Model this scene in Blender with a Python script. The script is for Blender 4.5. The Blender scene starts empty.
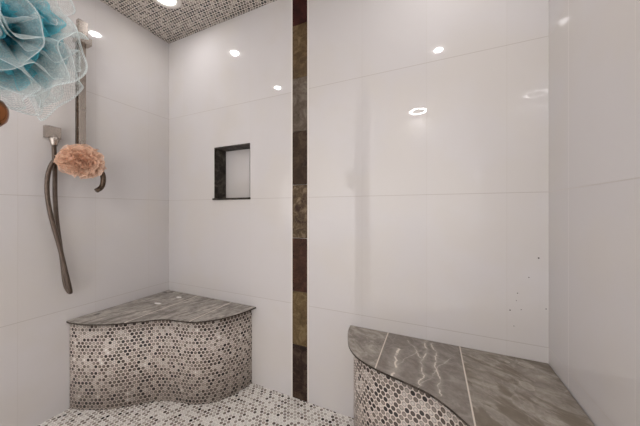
import bpy, bmesh, math, random
from mathutils import Vector, Matrix, noise
PI = math.pi
scn = bpy.context.scene
COL = scn.collection
W, T, H = 2.225, 1.24, 2.331            # shower width, depth, ceiling height
TB = 2.32                                 # far end of the bathroom beyond the opening
# room coordinates: s along the back wall (world x), t out of the back wall (world -y), z up
def P(s, t, z): return Vector((s, -t, z))

# ------------------------------------------------------------------ node helper
class N:
    def __init__(self, name):
        self.m = bpy.data.materials.new(name); self.m.use_nodes = True
        self.t = self.m.node_tree; self.t.nodes.clear()
    def n(self, typ, ins=None, **kw):
        nd = self.t.nodes.new(typ)
        for k, v in kw.items(): setattr(nd, k, v)
        for k, v in (ins or {}).items():
            if isinstance(v, bpy.types.NodeSocket): self.t.links.new(v, nd.inputs[k])
            else: nd.inputs[k].default_value = v
        return nd
    def mth(self, op, a, b=0.0, c=0.0, clamp=False):
        nd = self.n('ShaderNodeMath', operation=op, use_clamp=clamp)
        for i, v in enumerate((a, b, c)):
            if isinstance(v, bpy.types.NodeSocket): self.t.links.new(v, nd.inputs[i])
            else: nd.inputs[i].default_value = v
        return nd.outputs[0]
    def mix(self, f, a, b, blend='MIX'):
        nd = self.n('ShaderNodeMix', data_type='RGBA', blend_type=blend)
        for i, v in ((0, f), (6, a), (7, b)):
            if isinstance(v, bpy.types.NodeSocket): self.t.links.new(v, nd.inputs[i])
            else: nd.inputs[i].default_value = v if i == 0 else (*v, 1)
        return nd.outputs[2]
    def ramp(self, f, stops, interp='LINEAR'):
        nd = self.n('ShaderNodeValToRGB', {0: f}); r = nd.color_ramp; r.interpolation = interp
        while len(r.elements) < len(stops): r.elements.new(0.5)
        for e, (p, c) in zip(r.elements, stops):
            e.position = p; e.color = (*c, 1) if len(c) == 3 else c
        return nd.outputs[0]
    def smooth(self, x, a, b):
        nd = self.n('ShaderNodeMapRange', {0: x, 1: a, 2: b}, interpolation_type='SMOOTHSTEP'); return nd.outputs[0]
    def uv(self):
        s = self.n('ShaderNodeSeparateXYZ', {0: self.n('ShaderNodeUVMap').outputs[0]}); return s.outputs[0], s.outputs[1]
    def vec(self, x, y, z=0.0):
        nd = self.n('ShaderNodeCombineXYZ')
        for i, v in enumerate((x, y, z)):
            if isinstance(v, bpy.types.NodeSocket): self.t.links.new(v, nd.inputs[i])
            else: nd.inputs[i].default_value = v
        return nd.outputs[0]
    def noise(self, v, scale, detail=4, rough=.55, dist=0.0):
        return self.n('ShaderNodeTexNoise', {'Vector': v, 'Scale': scale, 'Detail': detail, 'Roughness': rough, 'Distortion': dist}).outputs[0]
    def bump(self, h, strength, dist=.002):
        return self.n('ShaderNodeBump', {'Height': h, 'Strength': strength, 'Distance': dist}).outputs[0]
    def bsdf(self, **kw):
        ins = {k.replace('_', ' '): (v if isinstance(v, bpy.types.NodeSocket) or not isinstance(v, tuple) else (*v, 1)) for k, v in kw.items()}
        b = self.n('ShaderNodeBsdfPrincipled', ins); return b.outputs[0]
    def out(self, s):
        self.n('ShaderNodeOutputMaterial', {0: s}); return self.m
def plain(name, col, rough=.5, metal=0.0):
    q = N(name); return q.out(q.bsdf(Base_Color=col, Roughness=rough, Metallic=metal))
def lin(r, g, b):
    f = lambda c: ((c/255+.055)/1.055)**2.4 if c/255 > .04045 else c/255/12.92
    return (f(r), f(g), f(b))

# ------------------------------------------------------------------ materials
def mosaic(name, stops, grout, pitch=.0205, rad=.415, rough=.28, rimk=.35):
    q = N(name); u, v = q.uv(); m = q.mth
    q3 = pitch*math.sqrt(3)
    U = m('DIVIDE', u, pitch); V = m('DIVIDE', v, q3)
    def lat(off):
        a = m('ADD', U, off); b = m('ADD', V, off)
        fa = m('FLOOR', a); fb = m('FLOOR', b)
        dx = m('SUBTRACT', m('SUBTRACT', a, fa), .5)
        dy = m('MULTIPLY', m('SUBTRACT', m('SUBTRACT', b, fb), .5), math.sqrt(3))
        d = m('SQRT', m('ADD', m('MULTIPLY', dx, dx), m('MULTIPLY', dy, dy)))
        return d, fa, fb
    dA, ax, ay = lat(0.0); dB, bx, by = lat(.5)
    sel = m('LESS_THAN', dB, dA)
    d = m('MINIMUM', dA, dB)
    def pick(a, b, o): return m('ADD', m('MULTIPLY', a, m('SUBTRACT', 1.0, sel)), m('MULTIPLY', m('ADD', b, o), sel))
    idv = q.vec(pick(ax, bx, 311.0), pick(ay, by, 97.0), 0.0)
    wn = q.n('ShaderNodeTexWhiteNoise', {'Vector': idv}, noise_dimensions='3D')
    col = q.ramp(wn.outputs[0], stops, 'CONSTANT')
    grain = q.noise(q.n('ShaderNodeVectorMath', {0: q.vec(u, v), 1: wn.outputs[1]}, operation='ADD').outputs[0], 170, 3)
    col = q.mix(.55, col, q.ramp(grain, [(.3, (.55,.55,.55)), (.7, (1.25,1.22,1.18))]), 'MULTIPLY')
    g = q.smooth(d, rad-.03, rad+.03)
    rim = m('MULTIPLY', q.smooth(d, rad*.45, rad*.95), rimk)
    col = q.mix(rim, col, tuple(lin(40,32,28)))
    c = q.mix(g, col, grout)
    r = m('ADD', m('MULTIPLY', g, .5), rough)
    h = m('SUBTRACT', 1.0, q.smooth(d, rad-.12, rad+.04))
    return q.out(q.bsdf(Base_Color=c, Roughness=r, Normal=q.bump(h, .6, .0012)))
DK, BR, TP, GB, LT, WH = lin(56,44,39), lin(100,88,80), lin(146,135,126), lin(176,166,157), lin(206,198,190), lin(232,227,221)
M_BENCH = mosaic('penny_mosaic_bench', [(0,lin(38,28,24)),(.12,lin(82,70,62)),(.30,lin(118,106,97)),(.50,TP),(.68,GB),(.84,LT),(.985,WH)], lin(216,204,194), pitch=.0208, rough=.42, rimk=.55)
M_FLOOR = mosaic('penny_mosaic_floor', [(0,DK),(.02,BR),(.09,TP),(.24,GB),(.44,LT),(.66,lin(240,236,231))], lin(244,240,234), rough=.25, rimk=.12)  # same penny tile as the bench; overhead light and glare put into lighter colours
M_CEIL = mosaic('penny_mosaic_ceiling', [(0,lin(30,23,20)),(.26,BR),(.50,TP),(.72,GB),(.90,LT)], lin(236,228,219), rimk=.55)

def wall_tile():
    q = N('glossy_white_wall_tile'); u, v = q.uv(); m = q.mth
    def line(x, per, w):
        f = m('FRACT', m('ADD', m('DIVIDE', x, per), .5)); return m('MULTIPLY', m('ABSOLUTE', m('SUBTRACT', f, .5)), per), w
    du = line(u, .305, .001)[0]; dv = line(v, .61, .001)[0]
    d = m('MINIMUM', du, dv)
    g = m('SUBTRACT', 1.0, q.smooth(d, .0008, .0018))
    gh = m('ADD', .3, m('MULTIPLY', m('LESS_THAN', dv, .002), .45))
    idv = q.vec(m('ROUND', m('SUBTRACT', m('DIVIDE', u, .305), .5)), m('ROUND', m('SUBTRACT', m('DIVIDE', v, .61), .5)), 0)
    wn = q.n('ShaderNodeTexWhiteNoise', {'Vector': idv}, noise_dimensions='3D')
    pos = q.n('ShaderNodeTexCoord').outputs['Object']
    col = q.mix(wn.outputs[0], lin(210,206,205), lin(213,209,208))
    col = q.mix(q.smooth(q.noise(pos, 2.2, 3), .42, .62), col, lin(211,206,202))
    col = q.mix(m('MULTIPLY', g, gh), col, lin(172,163,155))
    h = m('SUBTRACT', 1.0, g)
    return q.out(q.bsdf(Base_Color=col, Roughness=m('ADD', m('MULTIPLY', g, .4), .015), IOR=1.56, Normal=q.bump(h, .22, .0008)))
M_TILE = wall_tile()

def slate_seat(name, joints, style):
    q = N(name); m = q.mth
    sp = q.n('ShaderNodeSeparateXYZ', {0: q.n('ShaderNodeTexCoord').outputs['Object']})
    x, y = sp.outputs[0], sp.outputs[1]
    idx = 0.0
    for j in joints: idx = m('ADD', idx, m('GREATER_THAN', x, j))
    ang = 1.25 if style == 'left' else -.55
    c, s = math.cos(ang), math.sin(ang)
    # rotate the grain per tile
    a = m('ADD', m('MULTIPLY', x, c), m('MULTIPLY', y, s)); b = m('ADD', m('MULTIPLY', x, -s), m('MULTIPLY', y, c))
    off = m('MULTIPLY', idx, 3.7)
    pv = q.vec(m('MULTIPLY', a, 2.4 if style == 'left' else 3.6), m('MULTIPLY', b, 9.0 if style == 'left' else 7.0), off)
    n1 = q.noise(pv, 2.6, 6, .62, 1.1); n2 = q.noise(q.vec(x, y, off), 26, 5, .6); n3 = q.noise(q.vec(x, y, m('ADD', off, 5.0)), 7, 4, .6, .8)
    base = q.ramp(n1, [(.30, lin(98,91,84)), (.45, lin(148,141,133)), (.56, lin(182,175,166)), (.68, lin(218,211,202))])
    base = q.mix(m('MULTIPLY', q.smooth(n2, .45, .75), .45), base, lin(84,77,71))
    base = q.mix(m('MULTIPLY', q.smooth(n3, .52, .68), .5), base, lin(104,97,90))
    n4 = q.noise(q.vec(m('MULTIPLY', a, 20.0 if style == 'left' else 26.0), m('MULTIPLY', b, 46.0 if style == 'left' else 36.0), off), 1.6, 6, .7, .8)
    base = q.mix(m('MULTIPLY', q.smooth(n4, .5, .62), .45), base, lin(100,92,84))
    base = q.mix(m('MULTIPLY', m('SUBTRACT', 1.0, q.smooth(n4, .36, .46)), .45), base, lin(206,198,188))
    if style == 'right': base = q.mix(.38, base, lin(146,136,125))
    # thin quartz veins
    wob = q.n('ShaderNodeVectorMath', {0: q.vec(m('MULTIPLY', x, 2.4), y, off), 1: q.n('ShaderNodeVectorMath', {0: q.n('ShaderNodeTexNoise', {'Vector': q.vec(x, y, off), 'Scale': 9.0, 'Detail': 3.0}).outputs[1], 3: .13}, operation='SCALE').outputs[0]}, operation='ADD').outputs[0]
    vo = q.n('ShaderNodeTexVoronoi', {'Vector': wob, 'Scale': 5.0 if style == 'right' else 4.0}, feature='DISTANCE_TO_EDGE').outputs[0]
    vein = m('SUBTRACT', 1.0, q.smooth(vo, .004, .028))
    gate = q.smooth(q.noise(q.vec(x, y, off), 5, 2), .44, .56)
    if style == 'right':
        mid = m('COMPARE', idx, 1.0, .1)
        last = m('GREATER_THAN', idx, 1.5)
        base = q.mix(m('MULTIPLY', mid, .5), base, lin(118,109,103))
        bl = q.smooth(q.noise(q.vec(m('MULTIPLY', a, 1.0), m('MULTIPLY', b, 2.2), 9.0), 8, 4, .6, .6), .48, .60)
        base = q.mix(m('MULTIPLY', m('MULTIPLY', last, bl), .8), base, lin(96,84,68))
        base = q.mix(m('MULTIPLY', last, .3), base, lin(146,136,122))
        # quartz veins running from the wall to the front edge of the middle tile
        col = q.mix(m('MULTIPLY', m('MULTIPLY', vein, gate), .12), base, lin(206,198,188))
        wv = m('SUBTRACT', q.noise(q.vec(0.0, y, 1.0), 13, 4, .6), .5)
        wv2 = m('SUBTRACT', q.noise(q.vec(x, y, 4.0), 34, 3, .6), .5)
        brk = q.smooth(q.noise(q.vec(x, y, 7.0), 16, 2), .38, .5)
        for x0, k, wd, y0, y1, st in ((1.676,-.02,.0040,-.33,-.13,.95),(1.778,.05,.0022,-.34,.0,.85),(1.822,-.06,.0022,-.37,-.02,.8),(1.728,.5,.0014,-.30,-.10,.35),(1.85,.45,.0016,-.40,-.12,.4),(1.765,-.42,.0018,-.17,-.04,.7)):
            cx = m('ADD', m('ADD', x0, m('MULTIPLY', m('ADD', y, .17), k)), m('ADD', m('MULTIPLY', wv, .06), m('MULTIPLY', wv2, .018)))
            dd = m('ABSOLUTE', m('SUBTRACT', x, cx))
            ln = m('SUBTRACT', 1.0, q.smooth(dd, wd*.6, wd*1.7))
            halo = m('MULTIPLY', m('SUBTRACT', 1.0, q.smooth(dd, 0.0, wd*8)), .22)
            win = m('MULTIPLY', m('GREATER_THAN', y, y0), m('LESS_THAN', y, y1))
            am = m('MULTIPLY', m('MULTIPLY', m('MAXIMUM', m('MULTIPLY', ln, m('ADD', m('MULTIPLY', brk, .7), .3)), halo), m('MULTIPLY', win, mid)), st)
            col = q.mix(am, col, lin(232,223,212))
        # dried water rings and lime marks
        for cx, cy, rx, ry, st in ((2.137,-.052,.026,.017,.5),(2.107,-.193,.020,.026,.5),(2.066,-.30,.03,.04,.25),(2.079,-.055,.010,.008,1.0)):
            dx = m('DIVIDE', m('SUBTRACT', x, cx), rx); dy = m('DIVIDE', m('SUBTRACT', y, cy), ry)
            r = m('SQRT', m('ADD', m('MULTIPLY', dx, dx), m('MULTIPLY', dy, dy)))
            r = m('ADD', r, m('MULTIPLY', m('SUBTRACT', n2, .5), 1.2))
            disc = m('SUBTRACT', 1.0, q.smooth(r, .85, 1.05))
            ring = m('MULTIPLY', disc, m('ADD', m('MULTIPLY', q.smooth(r, .55, .9), .6), .4))
            col = q.mix(m('MULTIPLY', ring, st), col, lin(198,188,176))
    else:
        amt = m('MULTIPLY', m('MULTIPLY', vein, gate), .35)
        col = q.mix(amt, base, lin(182,173,164))
        st = q.smooth(q.noise(q.vec(m('MULTIPLY', a, 1.5), m('MULTIPLY', b, 22.0), 2.0), 3.0, 3), .58, .66)
        col = q.mix(m('MULTIPLY', st, .35), col, lin(178,170,160))
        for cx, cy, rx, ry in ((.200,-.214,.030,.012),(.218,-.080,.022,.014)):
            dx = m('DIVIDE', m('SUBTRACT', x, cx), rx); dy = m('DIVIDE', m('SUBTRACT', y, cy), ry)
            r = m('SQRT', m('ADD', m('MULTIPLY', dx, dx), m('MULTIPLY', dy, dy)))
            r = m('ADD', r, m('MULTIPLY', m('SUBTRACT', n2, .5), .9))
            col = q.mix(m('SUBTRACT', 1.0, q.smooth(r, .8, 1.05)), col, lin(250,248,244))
        for cx, cy, rx, ry in ((.044,-.462,.012,.022),(.03,-.050,.024,.012),(.075,-.028,.012,.010)):
            dx = m('DIVIDE', m('SUBTRACT', x, cx), rx); dy = m('DIVIDE', m('SUBTRACT', y, cy), ry)
            r = m('SQRT', m('ADD', m('MULTIPLY', dx, dx), m('MULTIPLY', dy, dy)))
            r = m('ADD', r, m('MULTIPLY', m('SUBTRACT', n2, .5), .9))
            col = q.mix(m('MULTIPLY', m('SUBTRACT', 1.0, q.smooth(r, .7, 1.1)), .85), col, lin(62,56,50))
    dj = 9.0
    for j in joints: dj = m('MINIMUM', dj, m('ABSOLUTE', m('SUBTRACT', x, j)))
    g = m('SUBTRACT', 1.0, q.smooth(dj, .0030 if style == 'left' else .0018, .0042 if style == 'left' else .0030))
    col = q.mix(m('MULTIPLY', g, .9), col, lin(232,222,210))
    h = m('ADD', m('MULTIPLY', n1, .7), m('MULTIPLY', n2, .4)); h = m('SUBTRACT', h, m('MULTIPLY', g, .8))
    h = m('ADD', h, m('MULTIPLY', vein, .3))
    return q.out(q.bsdf(Base_Color=col, Roughness=m('ADD', m('MULTIPLY', n2, .25), .33), Normal=q.bump(h, .55, .004)))
M_SEATL = slate_seat('grey_slate_seat', (.312, .615), 'left')
M_SEATR = slate_seat('veined_slate_seat', (1.612, 1.919), 'right')

def slate_dark(name, c0, c1, c2, sc=14):
    q = N(name); p = q.n('ShaderNodeTexCoord').outputs['Object']
    n1 = q.noise(p, sc, 6, .65, .7); n2 = q.noise(p, 60, 4, .6)
    col = q.ramp(n1, [(.32, c0), (.5, c1), (.68, c2)])
    col = q.mix(q.mth('MULTIPLY', q.smooth(n2, .5, .72), .5), col, c0)
    vo = q.n('ShaderNodeTexVoronoi', {'Vector': q.n('ShaderNodeVectorMath', {0: p, 1: q.n('ShaderNodeVectorMath', {0: q.n('ShaderNodeTexNoise', {'Vector': p, 'Scale': 12.0}).outputs[1], 3: .12}, operation='SCALE').outputs[0]}, operation='ADD').outputs[0], 'Scale': 13.0}, feature='DISTANCE_TO_EDGE').outputs[0]
    col = q.mix(q.mth('MULTIPLY', q.mth('SUBTRACT', 1.0, q.smooth(vo, .0, .03)), .35), col, c2)
    return q.out(q.bsdf(Base_Color=col, Roughness=.5, Specular_IOR_Level=.2, Normal=q.bump(q.mth('ADD', n1, q.mth('MULTIPLY', n2, .4)), .6, .004)))
STR = [ # from floor up
    slate_dark('slate_near_black', lin(28,18,13), lin(50,34,26), lin(88,72,60)),
    slate_dark('slate_olive_gold', lin(70,54,32), lin(98,80,52), lin(126,110,80)),
    slate_dark('slate_red_brown', lin(42,24,16), lin(62,38,26), lin(86,58,42)),
    slate_dark('slate_speckled_rust', lin(50,32,24), lin(86,70,50), lin(134,118,96), 22),
    slate_dark('slate_deep_brown', lin(38,26,16), lin(56,40,26), lin(82,66,50)),
    slate_dark('slate_grey_brown', lin(64,52,42), lin(92,80,68), lin(118,108,96)),
    slate_dark('slate_umber', lin(58,42,26), lin(88,70,46), lin(116,98,72)),
    slate_dark('slate_oxblood', lin(34,12,10), lin(52,22,18), lin(70,36,28))]
M_NICHE = slate_dark('slate_niche_lining', lin(34,30,26), lin(58,52,46), lin(98,92,84))
M_EDGE = slate_dark('slate_cut_edge', lin(40,34,30), lin(66,58,52), lin(98,90,82), 30)
M_WTRIM = plain('white_edge_trim', lin(232,226,220), .25)
M_PAINT = plain('white_wall_paint', lin(236,233,230), .7)
M_BFLOOR = plain('bathroom_floor_tile', lin(225,220,214), .5)
M_SPECK = plain('dark_speck', lin(50,42,38), .6)
def metal(name, col, rough):
    q = N(name); p = q.n('ShaderNodeTexCoord').outputs['Object']
    n = q.noise(p, 40, 3)
    return q.out(q.bsdf(Base_Color=q.mix(n, col, tuple(c*.8 for c in col)), Metallic=1.0, Roughness=q.mth('ADD', q.mth('MULTIPLY', n, .12), rough-.06)))
M_NICK = metal('brushed_nickel', lin(190,181,172), .26)
M_HOOK = metal('dark_nickel', lin(100,86,74), .28)
M_BRONZE = metal('polished_bronze', lin(150,98,62), .16)
def hose_mat():
    q = N('ribbed_metal_hose'); u, v = q.uv()
    h = q.mth('SINE', q.mth('MULTIPLY', v, 2*PI/.006))
    col = q.mix(q.mth('ADD', q.mth('MULTIPLY', h, .5), .5), lin(66,55,48), lin(128,115,105))
    return q.out(q.bsdf(Base_Color=col, Metallic=.9, Roughness=.32, Normal=q.bump(h, .4, .001)))
M_HOSE = hose_mat()
def emit(name, col, s):
    q = N(name); return q.out(q.n('ShaderNodeEmission', {0: (*col, 1), 1: s}).outputs[0])
M_LAMP = emit('downlight_lens_glow', (1.0, .98, .985), 125.0)
M_BAFFLE = emit('downlight_baffle_glow', (1.0, .96, .92), 3.0)
M_RING = emit('ring_light_glow', (1.0, .965, .95), 85.0)
def net_mat(name, col, trans, cell, thr, dens):
    """fine knotted plastic netting: threads catch light, holes let it through"""
    q = N(name); u, v = q.uv(); m = q.mth
    a = m('ADD', u, v); b = m('SUBTRACT', u, v)
    def th(x):
        f = m('ABSOLUTE', m('SUBTRACT', m('FRACT', m('DIVIDE', x, cell)), .5)); return m('GREATER_THAN', f, .5-thr)
    thread = m('MAXIMUM', th(a), th(b))
    lw = q.n('ShaderNodeLayerWeight', {0: .35}).outputs['Facing']
    spark = q.smooth(q.noise(q.vec(u, v), 240, 2), .45, .65)
    al = m('ADD', m('MULTIPLY', m('MULTIPLY', thread, dens), m('ADD', .75, m('MULTIPLY', spark, .4))), m('MULTIPLY', m('POWER', lw, 1.6), .5), clamp=True)
    hem = q.smooth(q.n('ShaderNodeAttribute', attribute_name='hem').outputs['Fac'], .955, .99)
    al = m('ADD', al, m('MULTIPLY', hem, .4), clamp=True)
    d = q.n('ShaderNodeBsdfDiffuse', {0: (*col, 1)}).outputs[0]
    t = q.n('ShaderNodeBsdfTranslucent', {0: (*col, 1)}).outputs[0]
    g = q.n('ShaderNodeBsdfGlossy', {0: (.9,.9,.9,1), 1: .3}).outputs[0]
    s = q.n('ShaderNodeMixShader', {0: trans, 1: d, 2: t}).outputs[0]
    s = q.n('ShaderNodeMixShader', {0: .06, 1: s, 2: g}).outputs[0]
    x = q.n('ShaderNodeBsdfTransparent').outputs[0]
    return q.out(q.n('ShaderNodeMixShader', {0: al, 1: x, 2: s}).outputs[0])
M_TEAL = net_mat('teal_netting', lin(92,190,206), .35, .0036, .20, .78)
M_CLEAR = net_mat('clear_pale_netting', lin(228,240,240), .4, .0040, .16, .45)
M_PEACH = net_mat('peach_netting', lin(250,214,188), .25, .005, .30, .85)
M_PCORE = plain('peach_core', lin(232,190,166), .8)
M_TCORE = plain('teal_core', lin(52,134,160), .8)

# ------------------------------------------------------------------ mesh helpers
def link(name, bm, mats, parent=None, smooth=False):
    me = bpy.data.meshes.new(name); bm.normal_update(); bm.to_mesh(me); bm.free()
    for m in (mats if isinstance(mats, (list, tuple)) else [mats]): me.materials.append(m)
    if smooth:
        for p in me.polygons: p.use_smooth = True
    o = bpy.data.objects.new(name, me); COL.objects.link(o)
    if parent: o.parent = parent; o.matrix_parent_inverse = Matrix.Translation(-parent.location)
    return o
def thing(name, label, cat, loc, group=None):
    o = bpy.data.objects.new(name, None); COL.objects.link(o); o.location = loc; o.empty_display_size = .05
    o['label'] = label; o['category'] = cat
    if group: o['group'] = group
    return o
def struct(o): o['kind'] = 'structure'; return o
def quad(bm, pts, uvs=None, mi=0):
    vs = [bm.verts.new(p) for p in pts]; f = bm.faces.new(vs); f.material_index = mi
    if uvs:
        L = bm.loops.layers.uv.verify()
        for l, c in zip(f.loops, uvs): l[L].uv = c
    return f
def box(bm, a, b, mi=0, bev=0.0):
    """a, b opposite corners in world space"""
    x0, x1 = sorted((a[0], b[0])); y0, y1 = sorted((a[1], b[1])); z0, z1 = sorted((a[2], b[2]))
    r = bmesh.ops.create_cube(bm, size=1.0)
    vs = r['verts']
    for v in vs: v.co = Vector((x0+(v.co.x+.5)*(x1-x0), y0+(v.co.y+.5)*(y1-y0), z0+(v.co.z+.5)*(z1-z0)))
    fs = set(f for v in vs for f in v.link_faces)
    for f in fs: f.material_index = mi
    if bev:
        es = list(set(e for v in vs for e in v.link_edges))
        bmesh.ops.bevel(bm, geom=es, offset=bev, segments=2, profile=.6, affect='EDGES')
def boxuv(bm):
    L = bm.loops.layers.uv.verify()
    for f in bm.faces:
        n = f.normal if f.normal.length > 0 else Vector((0,0,1))
        for l in f.loops:
            c = l.vert.co
            if abs(n.z) > .7: l[L].uv = (c.x, -c.y)
            elif abs(n.x) > abs(n.y): l[L].uv = (-c.y, c.z)
            else: l[L].uv = (c.x, c.z)
def catmull(pts, n):
    pts = [Vector(p) for p in pts]; out = []
    q = [2*pts[0]-pts[1]] + pts + [2*pts[-1]-pts[-2]]
    for i in range(1, len(q)-2):
        for k in range(n):
            t = k/n; a, b, c, d = q[i-1], q[i], q[i+1], q[i+2]
            out.append(.5*((2*b)+(c-a)*t+(2*a-5*b+4*c-d)*t*t+(3*b-a-3*c+d)*t**3))
    out.append(pts[-1]); return out
def tube(bm, path, rad, seg=14, caps=True, flat=1.0):
    path = [Vector(p) for p in path]; L = bm.loops.layers.uv.verify()
    rf = rad if callable(rad) else (lambda t: rad)
    n = len(path); rings = []; up = None; acc = 0; us = []
    for i, p in enumerate(path):
        t = (path[min(i+1, n-1)]-path[max(i-1, 0)]).normalized()
        if up is None: up = Vector((0,0,1)) if abs(t.z) < .9 else Vector((1,0,0))
        a = (up - t*up.dot(t)).normalized(); up = a; b = t.cross(a)
        if i: acc += (p-path[i-1]).length
        us.append(acc); r = rf(i/(n-1))
        rings.append([bm.verts.new(p + a*math.cos(2*PI*k/seg)*r + b*math.sin(2*PI*k/seg)*r*flat) for k in range(seg)])
    for i in range(n-1):
        for k in range(seg):
            k2 = (k+1) % seg
            f = bm.faces.new((rings[i][k], rings[i][k2], rings[i+1][k2], rings[i+1][k])); f.smooth = True
            for l, c in zip(f.loops, ((k/seg, us[i]), ((k+1)/seg, us[i]), ((k+1)/seg, us[i+1]), (k/seg, us[i+1]))): l[L].uv = c
    if caps:
        bm.faces.new(rings[0][::-1]); bm.faces.new(rings[-1])
def lathe(bm, prof, o, axis, seg=40, mi=0, smooth=True):
    """prof: (radius, distance along axis)"""
    axis = Vector(axis).normalized(); a = axis.orthogonal().normalized(); b = axis.cross(a); o = Vector(o)
    rings = []
    for r, h in prof:
        if r < 1e-6: rings.append([bm.verts.new(o+axis*h)])
        else: rings.append([bm.verts.new(o+axis*h+(a*math.cos(2*PI*k/seg)+b*math.sin(2*PI*k/seg))*r) for k in range(seg)])
    for i in range(len(rings)-1):
        A, B = rings[i], rings[i+1]
        for k in range(seg):
            k2 = (k+1) % seg
            if len(A) == 1 and len(B) == 1: continue
            if len(A) == 1: vs = (A[0], B[k2], B[k])
            elif len(B) == 1: vs = (A[k], A[k2], B[0])
            else: vs = (A[k], A[k2], B[k2], B[k])
            f = bm.faces.new(vs); f.material_index = mi; f.smooth = smooth

# ------------------------------------------------------------------ the room shell
SZ = 1.1525                    # height of a course joint; courses are 0.61 high
US, UR = .153, .260            # column joint offsets left / right of the slate stripe
NX0, NX1, NZ0, NZ1, ND = .4626, .7645, 1.1525, 1.5025, .099
PX0, PX1 = 1.085, 1.215
SX0, SX1 = 1.068, 1.172        # slate stripe
bm = bmesh.new()
xs = [0, NX0, NX1, SX0, SX1, W]; zs = [0, NZ0, NZ1, H]
for i in range(5):
    if i == 3: continue
    off = US if i < 3 else UR
    for j in range(3):
        if i == 1 and j == 1: continue
        a, b, c, d = xs[i], xs[i+1], zs[j], zs[j+1]
        quad(bm, [P(a,0,c), P(b,0,c), P(b,0,d), P(a,0,d)], [(a-off, c-SZ), (b-off, c-SZ), (b-off, d-SZ), (a-off, d-SZ)])
# niche pocket back (tile) and the bodies of the wall around it
quad(bm, [P(NX0,-ND,NZ0), P(NX1,-ND,NZ0), P(NX1,-ND,NZ1), P(NX0,-ND,NZ1)], [(.02,.02), (.29,.02), (.29,.3), (.02,.3)])
for (x0, x1, z0, z1) in ((0, NX0, 0, H), (NX1, SX0, 0, H), (NX0, NX1, 0, NZ0), (NX0, NX1, NZ1, H), (SX0, W, 0, H)):
    box(bm, (x0, .006, z0), (x1, .14, z1), 2)
box(bm, (NX0, ND+.002, NZ0), (NX1, .14, NZ1), 2)
for s, z, r in ((2.194,.891,.0032),(2.163,.811,.0022),(2.126,.743,.0022),(2.101,.670,.0026),(2.217,.693,.0022),(2.138,.678,.0018),(2.114,.607,.0018),(2.122,.712,.0016)):
    vs = [bm.verts.new(P(s+r*math.cos(k*PI/4), .0006, z+r*math.sin(k*PI/4))) for k in range(8)]
    f = bm.faces.new(vs); f.material_index = 1
struct(link('wall_back', bm, [M_TILE, M_SPECK, M_PAINT]))

def side_wall(name, x, thick, off):
    bm = bmesh.new(); L = bm.loops.layers.uv.verify()
    quad(bm, [P(x,0,0), P(x,TB,0), P(x,TB,H), P(x,0,H)], [(-off,-SZ), (TB-off,-SZ), (TB-off,H-SZ), (-off,H-SZ)])
    s = 1 if thick > 0 else -1
    box(bm, (x+s*.004, .0, 0), (x+thick, -TB, H), 1)
    return struct(link(name, bm, [M_TILE, M_PAINT]))
side_wall('wall_left', 0, -.12, .147)
side_wall('wall_right', W, .12, .159)
# narrow pier between shower and bathroom that carries the valve; unseen front opened up beside it to admit fill light
bm = bmesh.new()
quad(bm, [P(PX0,T,0), P(PX1,T,0), P(PX1,T,H), P(PX0,T,H)], [(0,-SZ), (PX1-PX0,-SZ), (PX1-PX0,H-SZ), (0,H-SZ)])
box(bm, P(PX0, T+.004, 0), P(PX1, T+.10, H), 1)
struct(link('wall_front', bm, [M_TILE, M_PAINT]))
bm = bmesh.new(); box(bm, P(-.12, TB, 0), P(W+.12, TB+.12, H)); struct(link('wall_rear', bm, M_PAINT))
bm = bmesh.new()
quad(bm, [P(0,0,0), P(W,0,0), P(W,T+.1,0), P(0,T+.1,0)], [(0,0), (W,0), (W,T+.1), (0,T+.1)])
quad(bm, [P(0,T+.1,0), P(W,T+.1,0), P(W,TB,0), P(0,TB,0)], [(0,0), (1,0), (1,1), (0,1)], 1)
box(bm, (-.12, .14, -.1), (W+.12, -TB-.12, -.002), 1)
struct(link('floor', bm, [M_FLOOR, M_BFLOOR]))
bm = bmesh.new()
quad(bm, [P(0,0,H), P(0,T+.1,H), P(W,T+.1,H), P(W,0,H)], [(0,0), (0,T+.1), (W,T+.1), (W,0)])
quad(bm, [P(0,T+.1,H), P(0,TB,H), P(W,TB,H), P(W,T+.1,H)], [(0,0), (1,0), (1,1), (0,1)], 1)
box(bm, (-.12, .14, H+.002), (W+.12, -TB-.12, H+.1), 1)
struct(link('ceiling', bm, [M_CEIL, M_PAINT]))

# slate stripe, eight long tiles one above the other
bm = bmesh.new(); zb = [0.0] + [.309+.3055*i for i in range(7)] + [H]
for i in range(8):
    box(bm, P(SX0+.0036, -.006, zb[i]+.0012), P(SX1-.0046, .001, zb[i+1]-.0012), i)
struct(link('trim_1', bm, STR))
for k, x in ((2, SX0), (3, SX1)):
    bm = bmesh.new(); box(bm, P(x-.0045, -.006, 0), P(x+.0035, .003, H), 0, .001); struct(link('trim_%d' % k, bm, M_WTRIM))
# niche lining and sill
bm = bmesh.new()
box(bm, P(NX0, -ND, NZ0+.008), P(NX0+.005, .0015, NZ1), 0)
box(bm, P(NX1-.003, -ND, NZ0+.008), P(NX1, .0005, NZ1), 0)
box(bm, P(NX0+.005, -ND, NZ1-.006), P(NX1-.003, .0015, NZ1), 0)
box(bm, P(NX0-.010, -ND, NZ0-.004), P(NX1+.002, .010, NZ0+.008), 0, .0015)
struct(link('trim_4', bm, M_NICHE))
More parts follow.
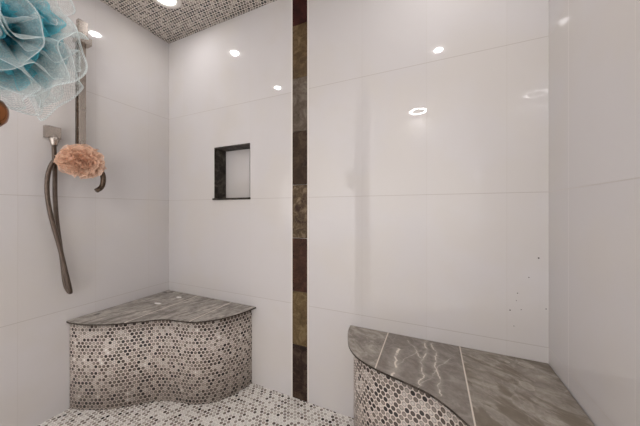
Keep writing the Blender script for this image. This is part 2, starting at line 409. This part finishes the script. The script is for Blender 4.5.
# ------------------------------------------------------------------ corner benches
ZT, TH = .482, .010
def resample(pts, n=6): return [Vector((p.x, p.y)) for p in catmull([Vector((a, b, 0)) for a, b in pts], n)]
def bench(label, outline, base_line, corner, mseat, loc):
    t = thing('shower_bench', label, 'bench', loc)
    top = resample(outline); bot = resample(base_line)
    cs, ct = corner
    bm = bmesh.new()
    ring = [(p.x, p.y) for p in top] + [(cs, ct)]
    up = [bm.verts.new(P(a, b, ZT)) for a, b in ring]; lo = [bm.verts.new(P(a, b, ZT-TH)) for a, b in ring]
    bm.faces.new(up); bm.faces.new(lo[::-1])
    n = len(ring)
    for i in range(n):
        j = (i+1) % n; f = bm.faces.new((up[j], up[i], lo[i], lo[j])); f.material_index = 1
    bmesh.ops.recalc_face_normals(bm, faces=bm.faces)
    es = [e for e in bm.edges if all(v in up for v in e.verts)]
    bmesh.ops.bevel(bm, geom=es, offset=.002, segments=2, affect='EDGES')
    bmesh.ops.triangulate(bm, faces=[f for f in bm.faces if len(f.verts) > 4])
    link('seat', bm, [mseat, M_EDGE], t)
    bm = bmesh.new(); L = bm.loops.layers.uv.verify(); acc = [0]
    for a, b in zip(bot, bot[1:]): acc.append(acc[-1]+(b-a).length)
    z1 = ZT-TH-.0005
    A = [bm.verts.new(P(p.x, p.y, 0)) for p in bot]; B = [bm.verts.new(P(p.x, p.y, z1)) for p in bot]
    for i in range(len(bot)-1):
        f = bm.faces.new((A[i], A[i+1], B[i+1], B[i])); f.smooth = True
        for l, c in zip(f.loops, ((acc[i],0), (acc[i+1],0), (acc[i+1],z1), (acc[i],z1))): l[L].uv = c
    c0, c1 = bm.verts.new(P(cs, ct, 0)), bm.verts.new(P(cs, ct, z1))
    bm.faces.new((A[-1], c0, c1, B[-1])); bm.faces.new((c0, A[0], B[0], c1))
    f = bm.faces.new(B + [c1]); f = bm.faces.new((A + [c0])[::-1])
    bmesh.ops.recalc_face_normals(bm, faces=bm.faces)
    link('mosaic_base', bm, M_BENCH, t)
    return t
E1 = .0015
bench('low corner bench with wavy front of penny mosaic under grey slate top, below the niche',
      [(E1,.582),(.05,.580),(.16,.552),(.284,.486),(.40,.390),(.462,.348),(.557,.327),(.635,.306),(.700,.258),(.755,.186),(.795,.085),(.812,E1)],
      [(E1,.568),(.066,.552),(.180,.502),(.262,.447),(.324,.392),(.396,.336),(.488,.302),(.600,.274),(.686,.218),(.738,.140),(.768,.060),(.778,E1)],
      (E1, E1), M_SEATL, P(.3, .2, 0))
bench('corner bench at the right with veined three-tile slate top and dark spotted mosaic face',
      [(1.418,E1),(1.424,.05),(1.441,.115),(1.478,.205),(1.536,.268),(1.619,.309),(1.712,.336),(1.794,.362),(1.851,.400),(1.905,.453),(1.97,.52),(2.06,.575),(2.15,.600),(W-E1,.606)],
      [(1.452,E1),(1.456,.05),(1.468,.108),(1.500,.185),(1.555,.243),(1.630,.282),(1.718,.309),(1.806,.337),(1.868,.378),(1.925,.435),(1.99,.50),(2.07,.548),(2.15,.573),(W-E1,.58)],
      (W-E1, E1), M_SEATR, P(1.95, .2, 0))

# ------------------------------------------------------------------ lights
def downlight(s, t, label):
    r = thing('ceiling_light', label, 'ceiling light', P(s, t, H), 'recessed ceiling lights over the shower')
    bm = bmesh.new()
    lathe(bm, [(.056,-.001),(.057,.004),(.066,.006),(.080,.005),(.087,.001),(.087,-.001)], P(s,t,H), (0,0,-1), 48)
    link('trim_ring', bm, M_WTRIM, r)
    bm = bmesh.new(); lathe(bm, [(.0,.0045),(.032,.004)], P(s,t,H), (0,0,-1), 48)
    link('lens', bm, M_LAMP, r)
    bm = bmesh.new(); lathe(bm, [(.032,.004),(.044,.0035),(.056,.003)], P(s,t,H), (0,0,-1), 48)
    link('baffle', bm, M_BAFFLE, r)
    return r
downlight(.375, .286, 'lit recessed round light in the mosaic ceiling near the left back corner')
downlight(.365, .905, 'lit recessed round light, front left of the four over the shower')
downlight(1.85, .300, 'lit recessed round light, back right of the four over the shower')
downlight(1.85, .905, 'lit recessed round light, front right of the four over the shower')
r = thing('ring_light', 'thin ring-shaped ceiling light in the bathroom outside the shower', 'ceiling light', P(1.64, 2.13, H))
bm = bmesh.new(); lathe(bm, [(.069,-.001),(.069,.012),(.105,.012),(.105,-.001)], P(1.64,2.13,H), (0,0,-1), 56, smooth=False); link('housing', bm, M_WTRIM, r)
bm = bmesh.new(); lathe(bm, [(.078,.0128),(.103,.0128)], P(1.64,2.13,H), (0,0,-1), 56, smooth=False); link('lens', bm, M_RING, r)
# ------------------------------------------------------------------ slide bar, outlet, hose
r = thing('shower_slide_bar', 'flat brushed nickel slide bar mounted upright on the left wall', 'shower bar', P(0, .54, 1.30))
bm = bmesh.new(); box(bm, P(.052, .523, 1.300), P(.066, .556, 2.07), 0, .002); link('bar', bm, M_NICK, r)
bm = bmesh.new(); box(bm, P(.044, .5565, 1.337), P(.062, .562, 1.984), 0, .001); link('track', bm, M_HOOK, r)
bm = bmesh.new(); box(bm, P(.0005, .527, 2.03), P(.060, .553, 2.075), 0, .002); box(bm, P(.048, .519, 1.99), P(.074, .561, 2.112), 0, .002)
link('wall_bracket', bm, M_NICK, r)
bm = bmesh.new(); box(bm, P(.040, .508, 1.985), P(.092, .572, 2.022), 0, .003); link('slider', bm, M_NICK, r)
bm = bmesh.new(); box(bm, P(.0005, .520, 1.285), P(.078, .560, 1.335), 0, .003); link('wall_bracket', bm, M_NICK, r)
bm = bmesh.new()
hk = catmull([P(.075,.54,1.335), P(.100,.512,1.330), P(.120,.492,1.312), P(.130,.478,1.280), P(.131,.476,1.240), P(.131,.484,1.208), P(.131,.508,1.186)], 6)
tube(bm, hk, lambda t: .0135-.0015*t, 14); link('hook', bm, M_HOOK, r, True)

r = thing('wall_outlet', 'square nickel hose outlet on the left wall with hose hanging from it', 'shower fitting', P(0, .642, 1.475))
bm = bmesh.new(); box(bm, P(.0005, .612, 1.452), P(.030, .672, 1.512), 0, .002); link('body', bm, M_NICK, r)
bm = bmesh.new(); lathe(bm, [(.0,-.002),(.020,-.002),(.020,.012),(.013,.034),(.013,.040),(.0,.040)], P(.034,.642,1.452), (0,0,-1), 24); link('nut', bm, M_NICK, r)
bm = bmesh.new(); 
hp = catmull([P(.034,.642,1.412), P(.036,.641,1.34), P(.038,.640,1.26), P(.038,.639,1.13), P(.036,.630,1.00), P(.034,.612,.83), P(.034,.600,.70),
              P(.038,.590,.656), P(.048,.584,.642), P(.058,.589,.662), P(.062,.604,.74), P(.060,.628,.88), P(.058,.652,1.00), P(.058,.668,1.09), P(.058,.676,1.18), P(.058,.672,1.26),
              P(.060,.654,1.325), P(.066,.625,1.352), P(.072,.585,1.345), P(.070,.566,1.325)], 8)
tube(bm, hp, .0095, 12)
o = link('shower_hose', bm, M_HOSE, None, True)
o['label'] = 'ribbed dark metal shower hose hanging in a long loop on the left wall'; o['category'] = 'hose'

# ------------------------------------------------------------------ loofahs
def ruffles(bm, c, n, R, sc, seed, waves, amp, res=72, rr=7, r0=.12, jit=.25):
    HM = bm.verts.layers.float.new('hem')
    rnd = random.Random(seed); L = bm.loops.layers.uv.verify(); c = Vector(c)
    for q in range(n):
        # evenly spread axes
        zc = 1-2*(q+.5)/n; ph = q*2.39996+rnd.random()*.5; rxy = math.sqrt(1-zc*zc)
        ax = Vector((rxy*math.cos(ph), rxy*math.sin(ph), zc)); a = ax.orthogonal().normalized(); b = ax.cross(a)
        Rq = R*(1-jit*rnd.random()); w = rnd.choice(waves); p1, p2, p3 = (rnd.random()*6.28 for _ in range(3)); am = amp*(.7+.6*rnd.random())
        shift = ax*R*rnd.uniform(.05, .45)
        rows = []
        for i in range(rr+1):
            f = r0+(1-r0)*i/rr; row = []
            for k in range(res):
                th = 2*PI*k/res
                rad = Rq*f*(1+.10*math.sin(3*th+p2)*f+.05*math.sin(7*th+p3)*f)
                dz = am*R*f**1.7*(math.sin(w*th+p1)+.45*math.sin((2*w+1)*th+p2)+.2*math.sin((4*w+1)*th+p3))
                v = a*math.cos(th)*rad+b*math.sin(th)*rad+ax*dz+shift*f
                nv = bm.verts.new(c+Vector((v.x*sc[0], v.y*sc[1], v.z*sc[2]))); nv[HM] = f; row.append(nv)
            rows.append(row)
        for i in range(rr):
            for k in range(res):
                k2 = (k+1) % res
                f = bm.faces.new((rows[i][k], rows[i][k2], rows[i+1][k2], rows[i+1][k])); f.smooth = True
                u0, u1 = k/res*2*PI*Rq, (k+1)/res*2*PI*Rq; v0, v1 = i/rr*Rq*1.2, (i+1)/rr*Rq*1.2
                for l, uvc in zip(f.loops, ((u0,v0),(u1,v0),(u1,v1),(u0,v1))): l[L].uv = uvc
# peach puff hanging on the hook of the slide bar
pc = P(.150, .575, 1.335)
r = thing('loofah', 'round peach mesh bath loofah hanging over the hook of the slide bar', 'loofah', pc)
bm = bmesh.new(); ruffles(bm, pc, 44, .087, (.68, 1.06, .94), 5, (6, 8, 9, 11), .14, 96, 6); link('ruffles', bm, M_PEACH, r, True)
bm = bmesh.new(); bmesh.ops.create_icosphere(bm, subdivisions=3, radius=.055, matrix=Matrix.Translation(pc)); 
for v in bm.verts:
    d = v.co-pc; k = 1+.25*noise.noise(d*40); v.co = pc+Vector((d.x*k*.75, d.y*1.35*k, d.z*k*.85))
link('core', bm, M_PCORE, r, True)
bm = bmesh.new(); tube(bm, catmull([pc, P(.14,.53,1.345), P(.128,.492,1.325), P(.118,.505,1.29), P(.15,.54,1.30), pc], 5), .0018, 6); link('cord', bm, M_PCORE, r, True)
# teal puff close by, hanging beside the valve on the front wall
bc = P(1.138, 1.098, 1.385)
r = thing('loofah', 'large teal and clear mesh bath loofah close up at the top left', 'loofah', bc)
bm = bmesh.new(); ruffles(bm, bc, 20, .086, (1, .85, 1), 11, (5, 6, 8), .22, 120, 9, .1, .35); link('ruffles', bm, M_TEAL, r, True)
bm = bmesh.new(); ruffles(bm, bc, 11, .116, (1, .85, 1), 29, (3, 4), .22, 140, 12, .2, .18); link('ruffles', bm, M_CLEAR, r, True).data.materials[0] = M_CLEAR
r.children[1]['label'] = 'clear pale outer ruffles'; r.children[0]['label'] = 'teal inner ruffles'
bm = bmesh.new(); bmesh.ops.create_icosphere(bm, subdivisions=3, radius=.035, matrix=Matrix.Translation(bc)); link('core', bm, M_TCORE, r, True)
bm = bmesh.new(); tube(bm, catmull([bc, bc+Vector((-.02,-.05,.08)), P(1.12,1.21,1.56), P(1.13,1.20,1.57), bc+Vector((.0,-.03,.07)), bc], 6), .002, 6); link('cord', bm, M_TCORE, r, True)
r = thing('robe_hook', 'small nickel hook on the front wall above the valve', 'hook', P(1.125, T, 1.56))
bm = bmesh.new(); lathe(bm, [(0,-.0),(.02,.0),(.02,.006),(.0,.006)], P(1.125,T-.001,1.56), (0,1,0), 24); link('plate', bm, M_NICK, r)
bm = bmesh.new(); tube(bm, catmull([P(1.125,T-.006,1.56), P(1.125,T-.03,1.555), P(1.125,T-.045,1.562), P(1.125,T-.05,1.58)], 5), .005, 10); link('prong', bm, M_NICK, r, True)
# shower valve whose rounded end shows under the teal puff
vs_, vz = 1.150, 1.243
r = thing('shower_valve', 'polished bronze rounded valve knob at the left edge below the teal loofah', 'valve', P(vs_, T, vz))
bm = bmesh.new(); lathe(bm, [(0,0),(.060,0),(.060,.006),(.055,.010),(.030,.012),(.0,.012)], P(vs_,T-.0005,vz), (0,1,0), 48); link('escutcheon', bm, M_BRONZE, r)
bm = bmesh.new(); lathe(bm, [(.016,0),(.016,.05)], P(vs_,T-.012,vz), (0,1,0), 24); link('stem', bm, M_BRONZE, r)
bm = bmesh.new(); lathe(bm, [(0,0),(.022,.0),(.0255,.004),(.0262,.03),(.0262,.060),(.0255,.070),(.022,.079),(.014,.085),(.0,.088)], P(vs_,T-.06,vz), (0,1,0), 48); link('knob', bm, M_BRONZE, r)
bm = bmesh.new(); lathe(bm, [(.0266,.0),(.0274,.002),(.0274,.006),(.0266,.008)], P(vs_,T-.105,vz), (0,1,0), 48); link('collar', bm, M_HOOK, r)

# added fill spots without fixtures in the bathroom, turned away from the shower so that they bounce off its far wall
for s_ in (.35, 1.1, 1.9):
    ld = bpy.data.lights.new('bounce_fill', 'SPOT'); ld.energy = 37; ld.spot_size = math.radians(160); ld.spot_blend = .6; ld.shadow_soft_size = .06
    ld.color = (.955, .965, 1.0)
    lo = bpy.data.objects.new('bounce_fill', ld); COL.objects.link(lo); lo.location = P(s_, 1.42, 1.2)
    lo.rotation_euler = Vector((0, -1, 0)).to_track_quat('-Z', 'Y').to_euler()

# ------------------------------------------------------------------ world, camera
w = bpy.data.worlds.new('dim_surround'); scn.world = w; w.use_nodes = True
w.node_tree.nodes['Background'].inputs[0].default_value = (.8, .78, .75, 1); w.node_tree.nodes['Background'].inputs[1].default_value = .05
cd = bpy.data.cameras.new('camera'); cam = bpy.data.objects.new('camera', cd); COL.objects.link(cam)
cam.location = P(1.8118, 1.2686, 1.082); cam.rotation_euler = (PI/2, 0, math.radians(24.132))
cd.sensor_width = 36; cd.lens = 252.63/640*36; cd.shift_y = (209.9-213)/640; cd.shift_x = .0003; cd.clip_start = .02
scn.camera = cam
scn.view_settings.view_transform = 'Standard'; scn.view_settings.look = 'None'
scn.view_settings.exposure = 0.08; scn.view_settings.gamma = 1.0; scn.view_settings.use_curve_mapping = False
